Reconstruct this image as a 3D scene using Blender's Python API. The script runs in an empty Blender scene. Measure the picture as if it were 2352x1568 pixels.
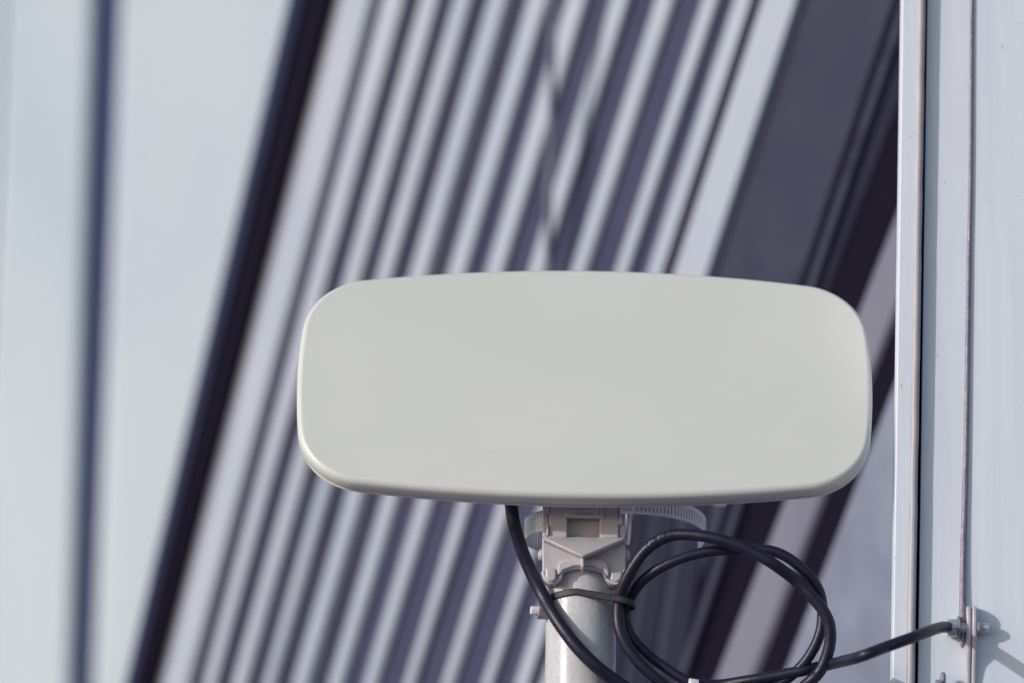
import bpy, bmesh, math, random
from mathutils import Vector, Matrix
random.seed(3)
R = math.radians
sc = bpy.context.scene
col = sc.collection

# ------------------------------------------------------------------ camera
PITCH = R(16); CAM = Vector((0, 0, 1.6)); FPX = 13067.0     # focal length in pixels of a 2352 px wide picture
FW = Vector((0, math.cos(PITCH), math.sin(PITCH)))
UP = Vector((0, -math.sin(PITCH), math.cos(PITCH)))
RT = Vector((1, 0, 0))
cd = bpy.data.cameras.new('camera'); cam = bpy.data.objects.new('camera', cd); col.objects.link(cam)
cam.location = CAM; cam.rotation_euler = (math.pi/2 + PITCH, 0, 0)
cd.lens = 200; cd.sensor_width = 36; cd.clip_end = 2000; cd.clip_start = 0.05
cd.dof.use_dof = True; cd.dof.focus_distance = 5.82; cd.dof.aperture_fstop = 2.8
sc.camera = cam

# ------------------------------------------------------------------ light
SUN = Vector((-0.81, -0.51, 0.26)).normalized()
w = bpy.data.worlds.new('World'); sc.world = w; w.use_nodes = True
nt = w.node_tree; bg = nt.nodes['Background']
sky = nt.nodes.new('ShaderNodeTexSky'); sky.sky_type = 'NISHITA'; sky.sun_disc = False
sky.sun_elevation = math.asin(SUN.z); sky.sun_rotation = math.atan2(SUN.x, SUN.y)
nt.links.new(sky.outputs[0], bg.inputs[0]); bg.inputs[1].default_value = 0.15
sd = bpy.data.lights.new('sun', 'SUN'); sd.energy = 2.5; sd.angle = R(0.5); sd.color = (1.0, 0.98, 0.965)
so = bpy.data.objects.new('sun', sd); col.objects.link(so)
so.rotation_euler = SUN.to_track_quat('Z', 'Y').to_euler()
sc.view_settings.view_transform = 'Standard'; sc.view_settings.look = 'None'
sc.view_settings.exposure = -0.1; sc.view_settings.gamma = 1.0
sc.view_settings.use_curve_mapping = False

# ------------------------------------------------------------------ helpers
def ray(X, Y):
    return FW + RT*((X-1176)/FPX) + UP*((784-Y)/FPX)
def onplane(X, Y, p0, n):
    d = ray(X, Y); return CAM + d*((p0-CAM).dot(n)/d.dot(n))
def at_y(X, Y, y):
    d = ray(X, Y); return CAM + d*((y-CAM.y)/d.y)
def at_depth(X, Y, z):
    return CAM + ray(X, Y)*z

def tag(o, label=None, cat=None, group=None, kind=None):
    if label: o['label'] = label
    if cat: o['category'] = cat
    if group: o['group'] = group
    if kind: o['kind'] = kind
    return o
def empty(name, loc=(0,0,0), **k):
    o = bpy.data.objects.new(name, None); col.objects.link(o); o.location = loc; o.empty_display_size = .05
    return tag(o, **k)
def build(name, bm, mat, parent=None, smooth=False, bevel=0, seg=2, angle=40):
    bmesh.ops.recalc_face_normals(bm, faces=bm.faces[:])
    me = bpy.data.meshes.new(name); bm.to_mesh(me); bm.free()
    o = bpy.data.objects.new(name, me); col.objects.link(o)
    if mat: me.materials.append(mat)
    if smooth:
        for p in me.polygons: p.use_smooth = True
        try: me.set_sharp_from_angle(angle=R(angle))
        except Exception: pass
    if parent:
        o.parent = parent
        # vertices are written in world coordinates
        pw = parent.location.copy(); q = parent.parent
        while q: pw += q.location; q = q.parent
        me.transform(Matrix.Translation(-pw))
    if bevel:
        m = o.modifiers.new('bevel', 'BEVEL'); m.width = bevel; m.segments = seg; m.limit_method = 'ANGLE'; m.angle_limit = R(35)
        m.harden_normals = False
        for p in me.polygons: p.use_smooth = True
        try: me.set_sharp_from_angle(angle=R(35))
        except Exception: pass
    return o
def prism(bm, front, back):
    a = [bm.verts.new(p) for p in front]; b = [bm.verts.new(p) for p in back]; n = len(a)
    bm.faces.new(a); bm.faces.new(list(reversed(b)))
    for i in range(n): bm.faces.new((a[i], b[i], b[(i+1)%n], a[(i+1)%n]))
def catmull(pts, sub):
    out = []; n = len(pts)
    for i in range(n-1):
        p0 = pts[max(i-1,0)]; p1 = pts[i]; p2 = pts[i+1]; p3 = pts[min(i+2,n-1)]
        for k in range(sub):
            t = k/sub
            out.append(tuple(0.5*((2*p1[j]) + (-p0[j]+p2[j])*t + (2*p0[j]-5*p1[j]+4*p2[j]-p3[j])*t*t + (-p0[j]+3*p1[j]-3*p2[j]+p3[j])*t**3) for j in range(len(p1))))
    out.append(tuple(pts[-1])); return out
def tube(bm, pts, rad, seg=16, cap=True):
    rf = rad if callable(rad) else (lambda i, n, a: rad if not isinstance(rad, list) else rad[i])
    pts = [Vector(p) for p in pts]; rings = []; N = len(pts)
    t0 = (pts[1]-pts[0]).normalized(); ref = Vector((0,0,1)) if abs(t0.z) < .9 else Vector((1,0,0))
    nrm = t0.cross(ref).normalized()
    for i, p in enumerate(pts):
        t = (pts[min(i+1,N-1)]-pts[max(i-1,0)]).normalized()
        nrm = (nrm - t*nrm.dot(t)).normalized(); b = t.cross(nrm)
        rings.append([bm.verts.new(p + (nrm*math.cos(a)+b*math.sin(a))*rf(i,N,a)) for a in [2*math.pi*k/seg for k in range(seg)]])
    for i in range(N-1):
        for k in range(seg):
            bm.faces.new((rings[i][k], rings[i][(k+1)%seg], rings[i+1][(k+1)%seg], rings[i+1][k]))
    if cap:
        bm.faces.new(rings[0]); bm.faces.new(list(reversed(rings[-1])))
def cyl(bm, a, b, r, seg=24, r2=None, twist=0):
    a = Vector(a); b = Vector(b); t = (b-a).normalized(); ref = Vector((0,0,1)) if abs(t.z) < .9 else Vector((1,0,0))
    x = t.cross(ref).normalized(); y = t.cross(x); r2 = r if r2 is None else r2
    A = [a+(x*math.cos(q)+y*math.sin(q))*r for q in [twist+2*math.pi*k/seg for k in range(seg)]]
    B = [b+(x*math.cos(q)+y*math.sin(q))*r2 for q in [twist+2*math.pi*k/seg for k in range(seg)]]
    prism(bm, A, B)

# ------------------------------------------------------------------ materials
def srgb(r, g, b):
    f = lambda c: (c/255/12.92) if c/255 <= .04045 else ((c/255+.055)/1.055)**2.4
    return (f(r), f(g), f(b))
def mat(name, c, rough=.5, metal=0, c2=None, scale=(20,20,20), amt=1.0, bump=0, bscale=None, spec=.5, detail=4, lo=.35, hi=.65, coat=0):
    m = bpy.data.materials.new(name); m.use_nodes = True; t = m.node_tree; L = t.links
    b = t.nodes['Principled BSDF']; b.inputs['Roughness'].default_value = rough; b.inputs['Metallic'].default_value = metal
    b.inputs['Specular IOR Level'].default_value = spec
    b.inputs['Coat Weight'].default_value = coat
    b.inputs['Base Color'].default_value = (*c, 1)
    tc = t.nodes.new('ShaderNodeTexCoord')
    if c2:
        mp = t.nodes.new('ShaderNodeMapping'); mp.inputs['Scale'].default_value = scale
        no = t.nodes.new('ShaderNodeTexNoise'); no.inputs['Scale'].default_value = 1; no.inputs['Detail'].default_value = detail
        rp = t.nodes.new('ShaderNodeValToRGB'); rp.color_ramp.elements[0].position = lo; rp.color_ramp.elements[1].position = hi
        rp.color_ramp.elements[0].color = (*c, 1); rp.color_ramp.elements[1].color = (*c2, 1)
        L.new(tc.outputs['Object'], mp.inputs[0]); L.new(mp.outputs[0], no.inputs[0]); L.new(no.outputs['Fac'], rp.inputs[0]); L.new(rp.outputs[0], b.inputs['Base Color'])
    if bump:
        mp = t.nodes.new('ShaderNodeMapping'); mp.inputs['Scale'].default_value = bscale or scale
        no = t.nodes.new('ShaderNodeTexNoise'); no.inputs['Scale'].default_value = 1; no.inputs['Detail'].default_value = 3
        bp = t.nodes.new('ShaderNodeBump'); bp.inputs['Strength'].default_value = bump; bp.inputs['Distance'].default_value = .001
        L.new(tc.outputs['Object'], mp.inputs[0]); L.new(mp.outputs[0], no.inputs[0]); L.new(no.outputs['Fac'], bp.inputs['Height']); L.new(bp.outputs[0], b.inputs['Normal'])
    return m
def spots(m, colour, scale, lo, hi, detail=3, stretch=(1,1,1)):
    """layer a second noise pattern (specks, rust, scratches) over the base colour"""
    t = m.node_tree; L = t.links; b = t.nodes['Principled BSDF']
    src = b.inputs['Base Color'].links[0].from_socket if b.inputs['Base Color'].links else None
    mix = t.nodes.new('ShaderNodeMix'); mix.data_type = 'RGBA'
    tc = t.nodes.new('ShaderNodeTexCoord'); mp = t.nodes.new('ShaderNodeMapping'); mp.inputs['Scale'].default_value = stretch
    mp.inputs['Location'].default_value = (scale*.37, .21*scale, .1)
    no = t.nodes.new('ShaderNodeTexNoise'); no.inputs['Scale'].default_value = scale; no.inputs['Detail'].default_value = detail
    mr = t.nodes.new('ShaderNodeMapRange'); mr.inputs['From Min'].default_value = lo; mr.inputs['From Max'].default_value = hi
    L.new(tc.outputs['Object'], mp.inputs[0]); L.new(mp.outputs[0], no.inputs[0]); L.new(no.outputs['Fac'], mr.inputs['Value']); L.new(mr.outputs[0], mix.inputs['Factor'])
    if src: L.new(src, mix.inputs['A'])
    else: mix.inputs['A'].default_value = b.inputs['Base Color'].default_value[:]
    mix.inputs['B'].default_value = (*colour, 1)
    L.new(mix.outputs['Result'], b.inputs['Base Color'])
    return m

M_face = mat('antenna_plastic', (.645,.665,.63), .38, c2=(.68,.695,.665), scale=(5,5,5), bump=.03, bscale=(900,900,900))
spots(M_face, (.50,.47,.45), 110, .765, .79)
M_brk = mat('bracket_plastic', (.47,.435,.475), .36, c2=(.54,.505,.535), scale=(40,40,40), bump=.15, bscale=(500,500,500))
spots(M_brk, (.22,.17,.2), 170, .70, .74)
M_cable = mat('cable_rubber', (.009,.009,.026), .42, spec=.4, c2=(.014,.014,.038), scale=(60,60,60), bump=.25, bscale=(260,260,260))
spots(M_cable, (.16,.13,.14), 230, .70, .78)
M_tie = mat('tie_nylon', (.012,.010,.02), .5, c2=(.03,.026,.038), scale=(200,200,200), bump=.5, bscale=(700,700,700))
M_pole = mat('galvanised_pole', (.50,.50,.54), .26, .0, spec=.3, c2=(.58,.58,.61), scale=(220,220,160), bump=.22, bscale=(420,420,420), detail=6)
spots(M_pole, (.34,.33,.38), 620, .58, .76)
spots(M_pole, (.42,.25,.13), 26, .66, .76, detail=6)
M_steel = mat('stainless_band', (.80,.80,.85), .4, .1, c2=(.86,.86,.90), scale=(100,100,100))
M_bolt = mat('zinc_bolt', (.50,.60,.66), .35, .7, c2=(.62,.70,.72), scale=(300,300,300), bump=.5, bscale=(300,300,300))
spots(M_bolt, (.22,.20,.24), 700, .60, .75)
M_nut = mat('grey_nut', (.28,.27,.31), .45, .5, c2=(.36,.34,.38), scale=(300,300,300))
M_rod = mat('dull_galvanised_rod', (.20,.18,.24), .55, .3, c2=(.30,.28,.33), scale=(400,400,160), bump=.5, bscale=(500,500,300))
spots(M_rod, (.55,.50,.48), 420, .62, .72, stretch=(1,1,.5))
M_tab = mat('painted_tab', (.46,.44,.50), .5, .1, c2=(.55,.52,.57), scale=(120,120,90), bump=.2, bscale=(500,500,500))
spots(M_tab, (.35,.15,.07), 60, .64, .74)
M_wall = mat('brushed_white_metal', (.66,.725,.83), .45, .0, c2=(.73,.78,.87), scale=(60,60,2.2), bump=.12, bscale=(420,420,14), detail=6)
spots(M_wall, (.33,.36,.48), 330, .70, .76, stretch=(1,1,.22))
M_bead = mat('sealant_bead', (.40,.38,.42), .5, c2=(.46,.43,.46), scale=(80,80,30))
M_slat = mat('white_slat_paint', (.35,.39,.49), .5, c2=(.41,.45,.53), scale=(6,6,2))
M_slatw = mat('warm_slat_paint', (.50,.49,.56), .5, c2=(.58,.58,.63), scale=(6,6,2))
M_clad = mat('white_cladding', (.48,.565,.66), .5, c2=(.58,.65,.705), scale=(3,3,1))
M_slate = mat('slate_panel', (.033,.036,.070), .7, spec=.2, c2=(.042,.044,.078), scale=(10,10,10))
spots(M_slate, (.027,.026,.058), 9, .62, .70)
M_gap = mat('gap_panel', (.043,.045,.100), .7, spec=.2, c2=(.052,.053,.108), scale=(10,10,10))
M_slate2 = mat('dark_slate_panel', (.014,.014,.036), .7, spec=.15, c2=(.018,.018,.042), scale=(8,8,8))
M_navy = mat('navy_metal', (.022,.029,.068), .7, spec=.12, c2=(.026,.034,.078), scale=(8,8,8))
M_black = mat('black_gasket_shade', (.006,.004,.014), .8, spec=.1)  # also paints the shade on the beam's dark side
M_lilac = mat('lilac_grey_trim', (.135,.138,.20), .6, c2=(.18,.18,.24), scale=(5,5,2))
M_grey = mat('grey_render', (.145,.158,.24), .75, c2=(.20,.225,.31), scale=(14,14,10), detail=2)
M_joint = mat('blue_grey_joint', (.06,.075,.19), .7, spec=.2)
M_ground = mat('ground_concrete', (.24,.195,.25), .9, c2=(.28,.23,.28), scale=(2,2,2))

# ------------------------------------------------------------------ ground
bm = bmesh.new(); bmesh.ops.create_grid(bm, x_segments=1, y_segments=1, size=300)  # added out of view to bounce lilac light onto the antenna rim
g = build('ground', bm, M_ground); tag(g, 'unseen concrete ground below the antenna, added to bounce light up', kind='structure')

# ------------------------------------------------------------------ slatted facade behind
A = at_depth(1800, 784, 7.0); B = at_depth(700, 784, 7.75); A.z = B.z = 0
tau = (A-B).normalized(); NF = Vector((tau.y, -tau.x, 0))
if NF.y > 0: NF = -NF
def strip(name, X0, X1, X2, X3, mt, parent, d0, d1, P0=A, N=NF, Y0=-420, Y1=1960, taper=0, bevel=0):
    """bar lying in the wall plane: X0..X1 are its edges at Y=0, X2..X3 at Y=1568; d0 front, d1 back distance from the plane"""
    e = lambda a, b, Y: a + (b-a)*Y/1568
    c = [(e(X0,X2,Y0),Y0), (e(X1,X3,Y0),Y0), (e(X1,X3,Y1),Y1), (e(X0,X2,Y1),Y1)]
    w = [onplane(x, y, P0+N*d0, N) for x, y in c]
    bm = bmesh.new(); prism(bm, w, [p+N*(d1-d0) for p in w])
    return build(name, bm, mt, parent, bevel=bevel, seg=3)
fac = empty('slatted_facade', A, label='slatted metal facade with slanting white slats over slate panels behind the antenna', cat='facade')
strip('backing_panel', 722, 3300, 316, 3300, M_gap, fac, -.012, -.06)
SL = [(780,850,372,431),(871,931,460,498),(958,1009,526,567),(1034,1084,597,632),(1113,1166,664,708),(1203,1260,746,788),
      (1293,1350,827,866),(1394,1447,920,954),(1497,1550,1007,1042),(1605,1653,1099,1134)]
for i, s in enumerate(SL):
    sh = (4,-9,4,-7) if i else (0,-4,0,-3)
    strip('slat', *[a+b for a, b in zip(s, sh)], M_slat, fac, 0, -.0119, bevel=.0065)
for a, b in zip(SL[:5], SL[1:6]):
    strip('gap_shade', a[1]+1, b[0]-1, a[3]+1, b[2]-1, M_slate, fac, -.009, -.0119)  # dark strips paint the deep shade between the left slats
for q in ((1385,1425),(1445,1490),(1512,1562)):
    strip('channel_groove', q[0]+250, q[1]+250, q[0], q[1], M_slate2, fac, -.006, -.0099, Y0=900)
strip('slat', 1684, 1722, 1180, 1212, M_slat, fac, 0, -.0119, bevel=.004)
strip('edge_slat', 1748, 1826, 1238, 1314, M_slat, fac, .006, -.0119, bevel=.003)
strip('drip_edge', 1728, 1746, 1218, 1236, M_black, fac, -.006, -.0119)
strip('slat_side_shade', 751, 795, 343, 388, M_lilac, fac, -.002, -.0119)  # lilac strip paints the shaded edge beside the first slat
# fold, channel and trims right of the slats
strip('slate_panel', 1828, 2051, 1316, 1529, M_slate, fac, -.010, -.0119)
strip('channel_fold', 2052, 2066, 1530, 1546, M_black, fac, -.008, -.0119)
strip('channel_trim', 2067, 2088, 1547, 1566, M_slate, fac, .004, -.0119, bevel=.003)
strip('channel_web', 2089, 2150, 1567, 1560, M_slate2, fac, -.007, -.0119)
strip('shadow_gap', 2151, 2245, 1561, 1632, M_black, fac, -.009, -.0119)
strip('pale_trim', 2246, 2330, 1633, 1722, M_lilac, fac, .004, -.0119, bevel=.008)
strip('shadow_gap', 2331, 2392, 1723, 1792, M_black, fac, -.006, -.0119)
strip('rendered_band', 2393, 3200, 1793, 2700, M_grey, fac, -.004, -.0119)
strip('pipe_shadow_joint', 1262, 1264, 1262, 1264, M_slate, fac, -.0121, -.02)

# thin conduit running down in front of the slats
cn = empty('conduit', at_depth(1262, 784, 7.3), label='thin grey vertical conduit crossing the white slats above the antenna', cat='conduit')
bm = bmesh.new(); pts = [at_depth(x, y, 7.35) for x, y in [(1276,-420),(1271,0),(1268,160),(1266,300),(1262,450),(1259,560),(1258,700),(1256,960),(1250,1400),(1250,1960)]]
tube(bm, catmull(pts, 6), .0048, 12); build('conduit_pipe', bm, M_lilac, cn, smooth=True)

# ------------------------------------------------------------------ pale cladding wall far left + dark beam
LP = at_depth(300, 784, 9.7); LN = Vector((-.22, -1, 0)).normalized()
cl = empty('cladding_wall', LP, label='pale cladding wall with a dark vertical joint, far left behind the slanting beam', cat='wall')
strip('cladding_panel', 8, 214, -60, 160, M_clad, cl, 0, -.04, LP, LN, bevel=.012)
strip('cladding_panel', 276, 720, 212, 325, M_clad, cl, 0, -.04, LP, LN, bevel=.012)
strip('cladding_panel', -900, 2, -900, -66, M_clad, cl, 0, -.04, LP, LN)
strip('joint_channel', -2000, 730, -2000, 335, M_joint, cl, -.03, -.08, LP, LN)
# beam: a folded gutter with a slate-blue lit face, the other's shade painted black
BP = A; BN = NF
be = empty('gutter_beam', BP, label='dark navy gutter beam slanting between the pale cladding and the slats', cat='beam')
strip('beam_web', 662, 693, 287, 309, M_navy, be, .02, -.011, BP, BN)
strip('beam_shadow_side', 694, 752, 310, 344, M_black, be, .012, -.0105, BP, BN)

# ------------------------------------------------------------------ white metal wall on the right
WP = at_depth(2200, 1300, 5.80); WN = Vector((0, -1, 0)).normalized()
wl = empty('metal_wall', WP, label='white brushed metal wall panel with a raised edge at the right of the picture', cat='wall')
strip('wall_panel', 2131, 4200, 2109, 4200, M_wall, wl, 0, -.03, WP, WN)
strip('corner_gap', 2124, 2131, 2101, 2109, M_black, wl, -.012, -.03, WP, WN)
strip('edge_flange', 2073, 2112, 2050, 2084, M_wall, wl, .010, -.03, WP, WN, bevel=.0012)
bm = bmesh.new()
e = lambda a, b, Y: a+(b-a)*Y/1568
pts = [onplane(e(2115.5,2090,y)+random.uniform(-.6,.6), y, WP, WN)+WN*.008 for y in range(-420, 1961, 40)]
tube(bm, pts, .0042, 12); build('sealant_bead', bm, M_bead, wl, smooth=True)

# hanger rod on the wall, its flattened end under the bolt
rod = empty('hanger_rod', onplane(2210, 1480, WP, WN), label='dull grey rod running straight down the white wall to the clevis bolt', cat='rod')
rp = [(2238,-420,3.8,.001),(2232,0,4.6,.001),(2229,400,5.0,.001),(2225,606,5.5,.001),(2219,1000,6.4,.001),(2212,1275,7.2,.0015),(2210,1400,7.6,.003),(2209,1440,7.6,.008),(2209,1470,7.0,.009),(2209,1486,5,.009),(2209,1491,2.2,.009)]
rp2 = catmull(rp, 8)
bm = bmesh.new()
px = .000444
tube(bm, [onplane(a, b, WP, WN)+WN*d for a, b, r, d in rp2], [max(r,.5)*px for a, b, r, d in rp2], 16)
build('rod_shaft', bm, M_rod, rod, smooth=True)

# clevis: two flat tabs edge-on with a bolt through them
def wp(X, Y, d): return onplane(X, Y, WP, WN) + WN*d
cv = empty('clevis_bracket', wp(2229, 1470, 0), label='pair of rust-tipped steel tabs bolted to the white wall', cat='bracket')
for x0, x1, y0 in ((2217.5,2229.3,1394),(2230.5,2242,1394)):
    bm = bmesh.new()
    a = []; b = []
    prof = [(1960,0.0005)]+[(1960,.004),(1560,.005),(1525,.007),(1492,.014)]+[(y0+22,.0165)]+[(y0+22-22*math.sin(q), .0045+.012*math.cos(q)) for q in [math.pi/2*k/8 for k in range(1,9)]]+[(y0,.001)]
    for y, d in prof:
        a.append(wp(x0, y, 0)+WN*d+Vector((0,0,0))); b.append(wp(x1, y, 0)+WN*d)
    prism(bm, a, b); build('tab', bm, M_tab, cv, bevel=.0022, seg=3)
bo = empty('hex_bolt', wp(2205, 1450, .02), label='zinc hex bolt with washer through the steel tabs beside the black cable', cat='bolt')
yo = 1450; dd = .0092
def bx(X): return wp(X, yo-4, 0)+WN*dd
bm = bmesh.new(); cyl(bm, bx(2174), bx(2198), .0102, 6, twist=R(8)); build('bolt_head', bm, M_bolt, bo, bevel=.0012)
bm = bmesh.new(); cyl(bm, bx(2198), bx(2203.5), .0122, 32); build('washer', bm, M_rod, bo, bevel=.0006)
bm = bmesh.new(); cyl(bm, bx(2203), bx(2270), .0052, 24); build('bolt_shank', bm, M_bolt, bo, bevel=.0006)
bm = bmesh.new(); cyl(bm, bx(2242.5), bx(2252), .0085, 6, twist=R(20)); build('nut', bm, M_rod, bo, bevel=.001)
# lower bolt just entering the frame
b2 = empty('eye_washer', wp(2164, 1590, .02), label='small dull metal eye end at the bottom edge left of the tabs', cat='fixing')
bm = bmesh.new(); tube(bm, [wp(2164+.0*k, y, 0)+WN*.012 for k, y in enumerate((1549,1552,1560,1580,1620,1700))], [.0012,.0026,.0030,.0030,.0030,.0030], 12); build('eye_plate', bm, M_rod, b2, smooth=True)
bm = bmesh.new(); cyl(bm, wp(2146,1590,0)+WN*.012, wp(2160,1590,0)+WN*.012, .0115, 6); build('nut', bm, M_bolt, b2, bevel=.001)

# ------------------------------------------------------------------ pole
P0 = at_depth(1343, 870, 5.87)
YP = P0.y + .06                       # world y of the pole axis
pt = at_y(1338, 1150, YP); pb = at_y(1332.5, 1568, YP)
ax = (pt-pb).normalized()
ground_pt = pb - ax*(pb.z/ax.z)
PR = .0362
po = empty('pole', ground_pt, label='round galvanised steel pole carrying the white antenna', cat='pole')
bm = bmesh.new(); cyl(bm, ground_pt, pt, PR, 96); build('pole_tube', bm, M_pole, po, smooth=True)
sc1 = at_y(1262, 1403, YP-.012); sdir = Vector((-1, -.15, .02)).normalized()
bm = bmesh.new(); cyl(bm, sc1, sc1+sdir*.0125, .0088, 6, twist=R(15)); nut = build('nut', bm, M_nut, po, bevel=.001)
bm = bmesh.new(); cyl(bm, sc1+sdir*.01, sc1+sdir*.0196, .0047, 6, twist=R(5)); build('screw_end', bm, M_steel, po, bevel=.0006)

# ------------------------------------------------------------------ antenna
EL = R(20); YAW = R(0.0); ROLL = R(-.9)
n0 = Vector((0, -math.cos(EL), math.sin(EL))); v0 = Vector((0, math.sin(EL), math.cos(EL))); u0 = Vector((1,0,0))
rm = Matrix.Rotation(ROLL, 3, n0)
rz = Matrix.Rotation(YAW, 3, 'Z')
un = rz @ (rm @ u0); vn = rz @ (rm @ v0); nn = rz @ n0
AH, BH, RC = .2970, .1440, .072
t1, t2 = .13, .10
s1, c1, s2, c2 = math.sin(t1), math.cos(t1), math.sin(t2), math.cos(t2)
# a*s1 = A-r - b(1-c2) ; b*s2 = B-r - a(1-c1)
_a = AH-RC; _b = BH-RC
det = s1*s2 - (1-c1)*(1-c2); qa = (_a*s2 - _b*(1-c2))/det; qb = (_b*s1 - _a*(1-c1))/det
ccx, ccy = qa*s1, qb*s2
def outline(o, nq=14, nc=14):
    pts = []
    def quarter():
        q = []
        for k in range(nq): # right side from middle upward
            th = t2*k/nq; q.append((AH-qb-RC+(qb+RC+o)*math.cos(th), (qb+RC+o)*math.sin(th)))
        for k in range(nc+1):
            th = t2 + (math.pi/2-t1-t2)*k/nc; q.append((ccx+(RC+o)*math.cos(th), ccy+(RC+o)*math.sin(th)))
        for k in range(nq-1, -1, -1):
            th = t1*k/nq; q.append(((qa+RC+o)*math.sin(th), BH-qa-RC+(qa+RC+o)*math.cos(th)))
        return q
    q = quarter()                       # starts on +x axis, ends on +y axis
    pts += q
    pts += [(-x, y) for x, y in reversed(q[:-1])]
    pts += [(-x, -y) for x, y in q[1:]]
    pts += [(x, -y) for x, y in reversed(q[1:-1])]
    return pts
def ring_mesh(rings, capfirst=True, caplast=True):
    bm = bmesh.new(); vs = []
    for pts, d in rings:
        vs.append([bm.verts.new(P0 + un*x + vn*y + nn*(d if not callable(d) else d(x, y))) for x, y in pts])
    n = len(vs[0])
    for i in range(len(vs)-1):
        for k in range(n): bm.faces.new((vs[i][k], vs[i][(k+1)%n], vs[i+1][(k+1)%n], vs[i+1][k]))
    if capfirst:
        c = bm.verts.new(P0 + nn*(rings[0][1] if not callable(rings[0][1]) else rings[0][1](0,0)))
        for k in range(n): bm.faces.new((c, vs[0][(k+1)%n], vs[0][k]))
    if caplast: bm.faces.new(list(reversed(vs[-1])))
    return bm
dome = lambda x, y: -.0035*((x/AH)**2*.8 + (y/BH)**2*.8)
face0 = outline(-.0065)
rings = [([(x*s, y*s) for x, y in face0], dome) for s in (.12,.25,.4,.55,.7,.82,.92,1.0)]
f = .0065
for k in range(1, 9):
    q = math.pi/2*k/8
    dd_ = f*(1-math.cos(q))
    rings.append((outline(-f+f*math.sin(q)), lambda x, y, dd_=dd_: dome(x, y)*.95 - dd_))
rings += [(outline(.0003), lambda x, y: -.0185), (outline(-.0012), lambda x, y: -.0212), (outline(-.004), lambda x, y: -.0220)]
an = empty('antenna', P0, label='flat white rounded-rectangular satellite antenna tilted skyward on its pole', cat='antenna')
build('front_cover', ring_mesh(rings, True, True), M_face, an, smooth=True, angle=60)
rings = [(outline(-.0030), -.0222), (outline(-.0012), -.0232), (outline(-.0010), -.0250), (outline(-.004), -.0262), (outline(-.03), -.031), ([(x*.7,y*.7) for x, y in outline(-.03)], -.036)]
build('back_cover', ring_mesh(rings, True, True), M_face, an, smooth=True, angle=50)
# tiny clips moulded on the lower lip
for cx, wd in ((.139,.009),):
    bm = bmesh.new(); cxx = cx
    # height of lower outline at that x
    yb = min(y for x, y in outline(-.001) if abs(x-cxx) < .02)
    fr = [P0+un*(cxx+a)+vn*(yb+b)+nn*-.0238 for a, b in ((-wd,.004),(wd,.004),(wd*.6,-.0010),(-wd*.6,-.0010))]
    prism(bm, fr, [p-nn*.004 for p in fr]); build('clip', bm, M_face, an, bevel=.0006)
# back hub that meets the bracket
bm = bmesh.new()
hub = [(-.042,-.085),(.042,-.085),(.042,.01),(-.042,.01)]
prism(bm, [P0+un*x+vn*y-nn*.030 for x, y in hub], [P0+un*x*.9+vn*(y*.9)-nn*.052 for x, y in hub]); build('mount_hub', bm, M_brk, an, bevel=.004)

# ------------------------------------------------------------------ bracket under the antenna
yf = YP - .050
br = empty('mount_bracket', at_y(1340, 1240, yf)); br.parent = an; br.location -= an.location
def img(bm, poly, y0, y1):
    prism(bm, [at_y(X, Y, y0) for X, Y in poly], [at_y(X, Y, y0)+Vector((0, y1-y0, 0)) for X, Y in poly])
def part(name, poly, y0, y1, bevel=.0015, mt=None, parent=None):
    bm = bmesh.new(); img(bm, poly, y0, y1); return build(name, bm, mt or M_brk, parent or br, bevel=bevel, seg=3)
R4 = lambda a, b, c, d: [(a,b),(c,b),(c,d),(a,d)]
part('socket_back', R4(1300,1110,1380,1236), yf+.013, yf+.05)
part('side_post', R4(1261,1110,1303,1234.5), yf, yf+.06)
part('side_post', R4(1377,1110,1421,1234.5), yf+.0005, yf+.06)
part('side_cheek', [(1247,1110),(1260.5,1110),(1260.5,1233),(1246,1233)], yf+.004, yf+.07)
part('side_cheek', [(1421.5,1110),(1436,1110),(1436.5,1234),(1421.5,1234)], yf+.004, yf+.07)
part('retaining_lug', R4(1256,1152,1261,1178), yf-.003, yf+.003, .001)
part('retaining_lug', R4(1255.5,1203,1260.5,1228), yf-.003, yf+.003, .001)
part('retaining_lug', R4(1421,1165,1430,1204), yf-.001, yf+.006, .001)
# latch with a curved scoop
lt = part('latch', [(1293,1140),(1386,1140),(1386,1187),(1297,1185),(1297,1172),(1293,1164)], yf-.004, yf+.006, .001)
bm = bmesh.new(); pts = [at_y(1294+80*k/14, 1160+14*math.sin(math.pi*k/14)**.6, yf-.005) for k in range(15)]
tube(bm, pts, .0009, 8); l2 = build('scoop_rim', bm, M_brk, br, smooth=True)
part('latch_slot', R4(1325,1178.5,1357,1180.5), yf-.0048, yf-.0042, 0, M_nut)
for y in (1165,1170,1175,1180): part('latch_vent', R4(1376.3,y,1377.8,y+2.6), yf-.0048, yf-.0042, 0, M_tie)
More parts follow.
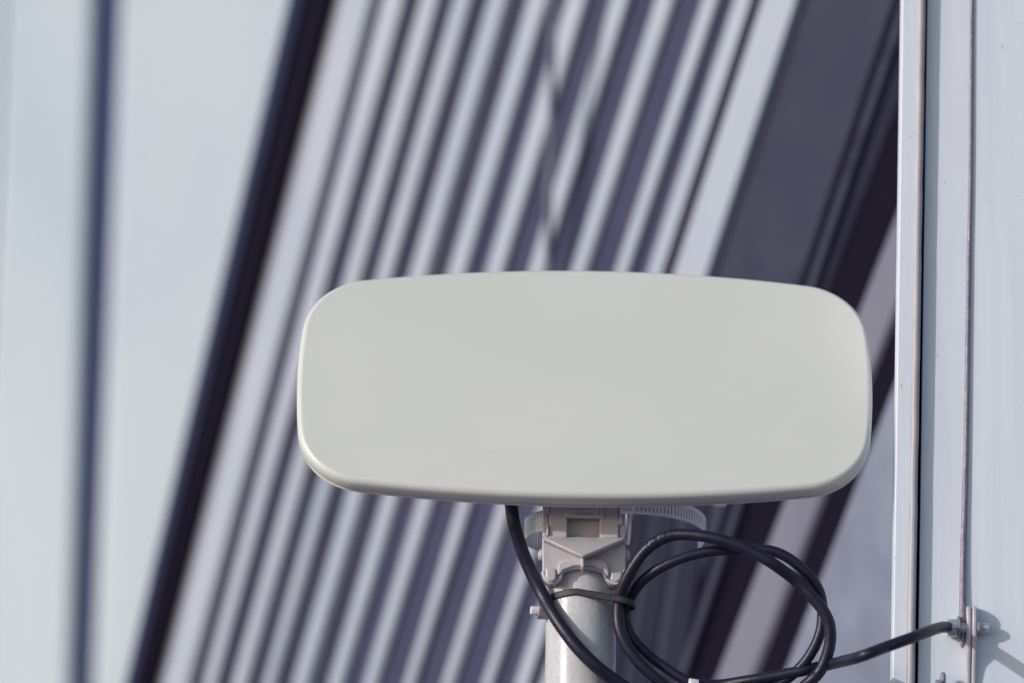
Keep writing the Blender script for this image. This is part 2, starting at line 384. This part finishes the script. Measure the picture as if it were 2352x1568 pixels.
# lower skirt with the saddle arch
arch = []
for k in range(17):
    q = math.pi*k/16; arch.append((1339.5+50*math.cos(q), 1317-13*math.sin(q)**.9))
legR = [(1437,1234),(1437.5,1312),(1434,1326),(1427,1336),(1418,1341),(1408,1341),(1397,1335),(1390.5,1326)]
legL = [(1289,1326),(1285,1333),(1274,1338.5),(1262,1337.5),(1252,1329),(1246,1316),(1245.5,1234)]
part('saddle', legR+arch+legL, yf+.009, yf+.035, .0012)
lip = [(1247,1300)]+list(reversed(legL[:-1]))[0:5]+list(reversed(arch))+list(reversed(legR[1:]))
path = [(1247,1312),(1252,1328),(1262,1336),(1274,1336.5),(1284,1331),(1288.5,1320),(1291,1313),(1300,1308),(1318,1303.5),(1339,1302),(1360,1304),(1378,1309),(1387,1314),(1390,1322),(1396,1332),(1408,1338),(1419,1338.5),(1429,1332),(1435,1320),(1436,1308)]
bm = bmesh.new(); tube(bm, [at_y(x, y, yf+.0085) for x, y in catmull(path, 4)], .0021, 10); build('saddle_lip', bm, M_brk, br, smooth=True)
part('foot', [(1253,1303),(1278,1303),(1278,1330),(1270,1335),(1260,1334),(1253,1325)], yf+.003, yf+.012, .0025)
part('foot', [(1402,1312),(1430,1312),(1430,1326),(1424,1334),(1412,1336),(1402,1330)], yf+.005, yf+.012, .0025)
# raised shell around the arch
sh = [(1280,1318),(1281,1300),(1286,1290),(1296,1284),(1339,1281),(1382,1284),(1393,1290),(1398,1302),(1399,1322),(1391,1318),(1386,1309),(1360,1299),(1339,1297),(1318,1299),(1294,1308),(1287,1318)]
part('saddle_shell', sh, yf+.003, yf+.010, .003)
# chevron wedge
bm = bmesh.new()
TL = at_y(1249,1234,yf-.001); TR = at_y(1434,1235.5,yf-.001); AP = at_y(1338,1275,yf-.017)
TL2 = at_y(1249,1239,yf+.001); TR2 = at_y(1434,1241,yf+.001); AP2 = at_y(1338,1281,yf-.016)
BL = at_y(1247,1246,yf+.011); BR = at_y(1436,1248,yf+.011); BA = at_y(1338,1286,yf+.011); BU = at_y(1338,1226,yf+.011)
UL = at_y(1249,1230,yf+.011); UR = at_y(1434,1231,yf+.011)
vs = {k: bm.verts.new(v) for k, v in dict(TL=TL,TR=TR,AP=AP,TL2=TL2,TR2=TR2,AP2=AP2,BL=BL,BR=BR,BA=BA,UL=UL,UR=UR).items()}
for fc in (('TL','TR','AP'),('TL','AP','AP2','TL2'),('AP','TR','TR2','AP2'),('TL2','AP2','BA','BL'),('AP2','TR2','BR','BA'),('UL','UR','TR','TL'),('UL','TL','TL2','BL'),('UR','BR','TR2','TR'),('UL','BL','BA','BR','UR')):
    bm.faces.new([vs[k] for k in fc])
build('chevron_ledge', bm, M_brk, br, bevel=.0008)
part('centre_rib', R4(1334.5,1276,1342,1303), yf-.010, yf+.010, .0012)
for X in (1244, 1438):
    bm = bmesh.new(); bmesh.ops.create_uvsphere(bm, u_segments=20, v_segments=12, radius=1)
    c = at_y(X, 1274, yf+.018)
    for v in bm.verts: v.co = Vector((v.co.x*.0042, v.co.y*.007, v.co.z*.0062)) + c
    build('pivot_knob', bm, M_brk, br, smooth=True)

# ------------------------------------------------------------------ slotted hose clamps
def band(path, width, pitch=.0031, slot=.45, thick=.0006, axis=Vector((0,0,1)), slots=True, tilt=0):
    """flat band following a path (points), slots cut through"""
    pts = [Vector(p) for p in path]
    L = [0]
    for i in range(1, len(pts)): L.append(L[-1]+(pts[i]-pts[i-1]).length)
    def at(s):
        s = min(max(s, 0), L[-1])
        for i in range(1, len(L)):
            if s <= L[i]:
                t = (s-L[i-1])/max(L[i]-L[i-1],1e-9); return pts[i-1].lerp(pts[i], t)
        return pts[-1]
    stops = []; s = 0; solid = True
    while s < L[-1]:
        stops.append((s, solid)); s += pitch*(1-slot) if solid else pitch*slot; solid = not solid
    stops.append((L[-1], True))
    bm = bmesh.new(); rows = []
    hs = [-.5,-.30,.30,.5]
    for s, _ in stops:
        p = at(s); t = (at(s+.002)-at(s-.002)).normalized(); sd_ = (axis - t*axis.dot(t)).normalized()
        rows.append([bm.verts.new(p+sd_*width*h) for h in hs])
    for i in range(len(rows)-1):
        for j in range(3):
            if slots and j == 1 and not stops[i][1]: continue
            bm.faces.new((rows[i][j], rows[i+1][j], rows[i+1][j+1], rows[i][j+1]))
    return bm
def clampband(name, bm, parent):
    o = build(name, bm, M_steel, parent, smooth=True, angle=70)
    m = o.modifiers.new('solid', 'SOLIDIFY'); m.thickness = .0007; m.offset = 0
    return o
c0 = at_y(1335, 1219, YP)
h1 = empty('hose_clamp', c0, label='slotted steel band clamp bulging out left of the bracket', cat='hose clamp', group='slotted band clamps on the bracket')
rr = .0585
# loop: nearly round, wraps bracket and pole
pth = [c0 + Vector((rr*math.cos(q)*(1 if math.cos(q) < 0 else .80), rr*math.sin(q), .0)) for q in [math.pi*.42 + math.pi*.86*k/60 for k in range(61)]]
clampband('slotted_band', band(pth, .0225, pitch=.0046, slot=.30), h1)
cs = at_y(1441.5, 1215, YP-.03)
bm = bmesh.new(); pts = [at_y(1440, 1160, yf+.012), at_y(1444,1168,yf+.012), at_y(1445.5,1190,yf+.012), at_y(1444.5,1225,yf+.012), at_y(1441,1250,yf+.012)]
tube(bm, catmull(pts, 5), .0022, 12); build('screw_housing', bm, M_steel, h1, smooth=True)
h2 = empty('hose_clamp', c0+Vector((.05,0,.02)), label='long loose slotted band tail curling out right above the coiled cable', cat='hose clamp', group='slotted band clamps on the bracket')
zc = at_y(1438, 1156, YP-.055).z
tp = [(.040,-.066),(.060,-.063),(.080,-.055),(.100,-.041),(.116,-.022),(.1265,.004),(.130,.03),(.128,.058),(.1235,.080)]
tp = catmull(tp, 8)
pth = [Vector((at_y(1335,1219,YP).x+a, YP+b, zc-.004-.06*max(0,(b+.055))*.35)) for a, b in tp]
clampband('slotted_band', band(pth, .0185, pitch=.0044, slot=.38), h2)

# ------------------------------------------------------------------ cable (one long cable: drop, coil, run to the wall)
Z = lambda zx, zy: (1364+.2577*zx, 1182+.2577*zy)
zP = (at_y(1335,1400,YP)-CAM).dot(FW)        # camera depth of the pole axis
zf = zP - .047
pts = []
swing = False
def add(lst, r=6.0):
    for X, Y, z in lst: pts.append((*at_depth(X, Y, z-(.045*max(0,(X-1450))/470 if swing and X < 1960 else 0)), r))
drop = [(1158,1060,.0),(1167,1110,-.030),(1174,1158,-.040),(1180,1200,-.040),(1196,1255,-.032),(1219,1312,-.026),(1247,1367,-.026),(1278,1420,-.038),(1318,1476,-.0445),(1366,1526,-.0445),(1425,1570,-.036),(1490,1606,-.030)]
for X, Y, dy in drop: pts.append((*at_y(X, Y, YP+dy), .0068))
add([(1570,1640,zf),(1680,1655,zf),(1780,1630,zf+.005)], .0065)
swing = True
zc1 = zf+.006
# outer (front) turn, climbing on the right, back over the top to the tie
o1 = [Z(1905,1500),Z(2010,1395),Z(2075,1260),Z(2106,1120),Z(2100,980),Z(2050,860),Z(1950,735),Z(1800,585),Z(1600,435),Z(1400,320),Z(1200,240),Z(1020,195),Z(860,175),Z(700,180),Z(560,235),Z(450,325),Z(360,445),Z(290,570),Z(240,690),Z(222,790),Z(218,900),Z(232,1020),Z(290,1160),Z(390,1300),Z(500,1410),Z(620,1510)]
d1 = [.012]*8+[.0,-.002,-.004,-.004,-.002,.0,0,.0,.0,.002,.006,.008,.006,.002,-.002,-.004,-.004,-.002]
add([(p[0], p[1], zc1+dz) for p, dz in zip(o1, d1)], .0061)
add([(1560,1600,zc1),(1650,1625,zc1),(1740,1595,zc1+.01)], .0061)
o2 = [Z(1640,1510),Z(1760,1430),Z(1880,1310),Z(1970,1170),Z(2022,1030),Z(2035,920),Z(2035,800),Z(2000,660),Z(1900,520),Z(1760,400),Z(1620,330),Z(1460,305),Z(1280,312),Z(1090,318),Z(900,350),Z(720,410),Z(560,490),Z(440,580),Z(360,680),Z(305,790),Z(280,900),Z(320,1050),Z(400,1160),Z(530,1280),Z(700,1400),Z(830,1475)]
d2 = [.022]*4+[.024,.026,.028,.028,.026,.024,.022,.020,.018,.014,.012,.010,.010,.012,.016,.02,.02,.018,.016,.016,.016,.016]
add([(p[0], p[1], zc1+dz) for p, dz in zip(o2, d2)], .0055)
add([(1612,1572,zc1+.02),(1660,1571,zc1+.025)], .0058)
o3 = [Z(1400,1470),Z(1620,1432),Z(1850,1388),Z(2100,1330)]
add([(p[0], p[1], zc1+.02) for i, p in enumerate(o3)], .0058)
def wdepth(X, Y, d): 
    q = wp(X, Y, d); return (q-CAM).dot(FW)
add([(1972,1508,wdepth(1972,1508,.115)),(2040,1483,wdepth(2040,1483,.114)),(2090,1465,wdepth(2090,1465,.106)),(2130,1450,wdepth(2130,1450,.084)),(2156,1441,wdepth(2156,1441,.050)),(2172,1439,wdepth(2172,1439,.022)),(2180,1440,wdepth(2180,1440,.010))], .0058)
cp = catmull(pts, 9)
kc = at_depth(*Z(600,260), zc1)
def rad(i, n, a):
    p = Vector(cp[i][:3]); r = cp[i][3]
    k = max(0, 1-(p-kc).length/.020)
    return r*(1 + k*(.13*math.sin(i*2.3+a*2)+.08*math.sin(i*5.1+a*3)) + .05*min(k*3,1) + .006*math.sin(i*.7+a))
ca = empty('cable', at_depth(1174, 1160, zf), label='black cable dropping from the antenna, coiled beside the pole and run to the wall', cat='cable')
bm = bmesh.new(); tube(bm, [p[:3] for p in cp], rad, 20); build('cable_jacket', bm, M_cable, ca, smooth=True, angle=80)
# metal clip on the coil at the bottom edge
bm = bmesh.new(); a = at_depth(*Z(845,1500), zc1-.004); cyl(bm, a, a+Vector((.0095,.002,-.001)), .0058, 8); build('connector', bm, M_steel, ca, bevel=.0008)

# ------------------------------------------------------------------ zip tie round pole and coil
tc_ = at_y(1335, 1388, YP)
zt = empty('cable_tie', tc_, label='flat black cable tie strapping the coiled cable to the pole', cat='cable tie')
bc = at_depth(*Z(255,845), zc1+.010)        # bundle centre
bo2 = Vector((bc.x-tc_.x, bc.y-tc_.y)); rb = .0128
L_ = bo2.length; phi = math.atan2(bo2.y, bo2.x); be_ = math.acos((PR+.0008-rb)/L_)
loop = []
for k in range(49):
    q = phi+be_ + (2*math.pi-2*be_)*k/48; loop.append(((PR+.0009)*math.cos(q), (PR+.0009)*math.sin(q)))
for k in range(17):
    q = phi-be_ + 2*be_*k/16; loop.append((bo2.x+rb*math.cos(q), bo2.y+rb*math.sin(q)))
loop.append(loop[0])
path = []
for x, y in loop:
    zz = .005 - .26*max(0, x-.004) - .0*y - .10*max(0,-x-.01)
    path.append(tc_ + Vector((x, y, zz)))
bm = band(path, 0.0070, pitch=.003, slots=False)
o = build('tie_strap', bm, M_tie, zt, smooth=True, angle=70); m = o.modifiers.new('s','SOLIDIFY'); m.thickness = .0014; m.offset = 0
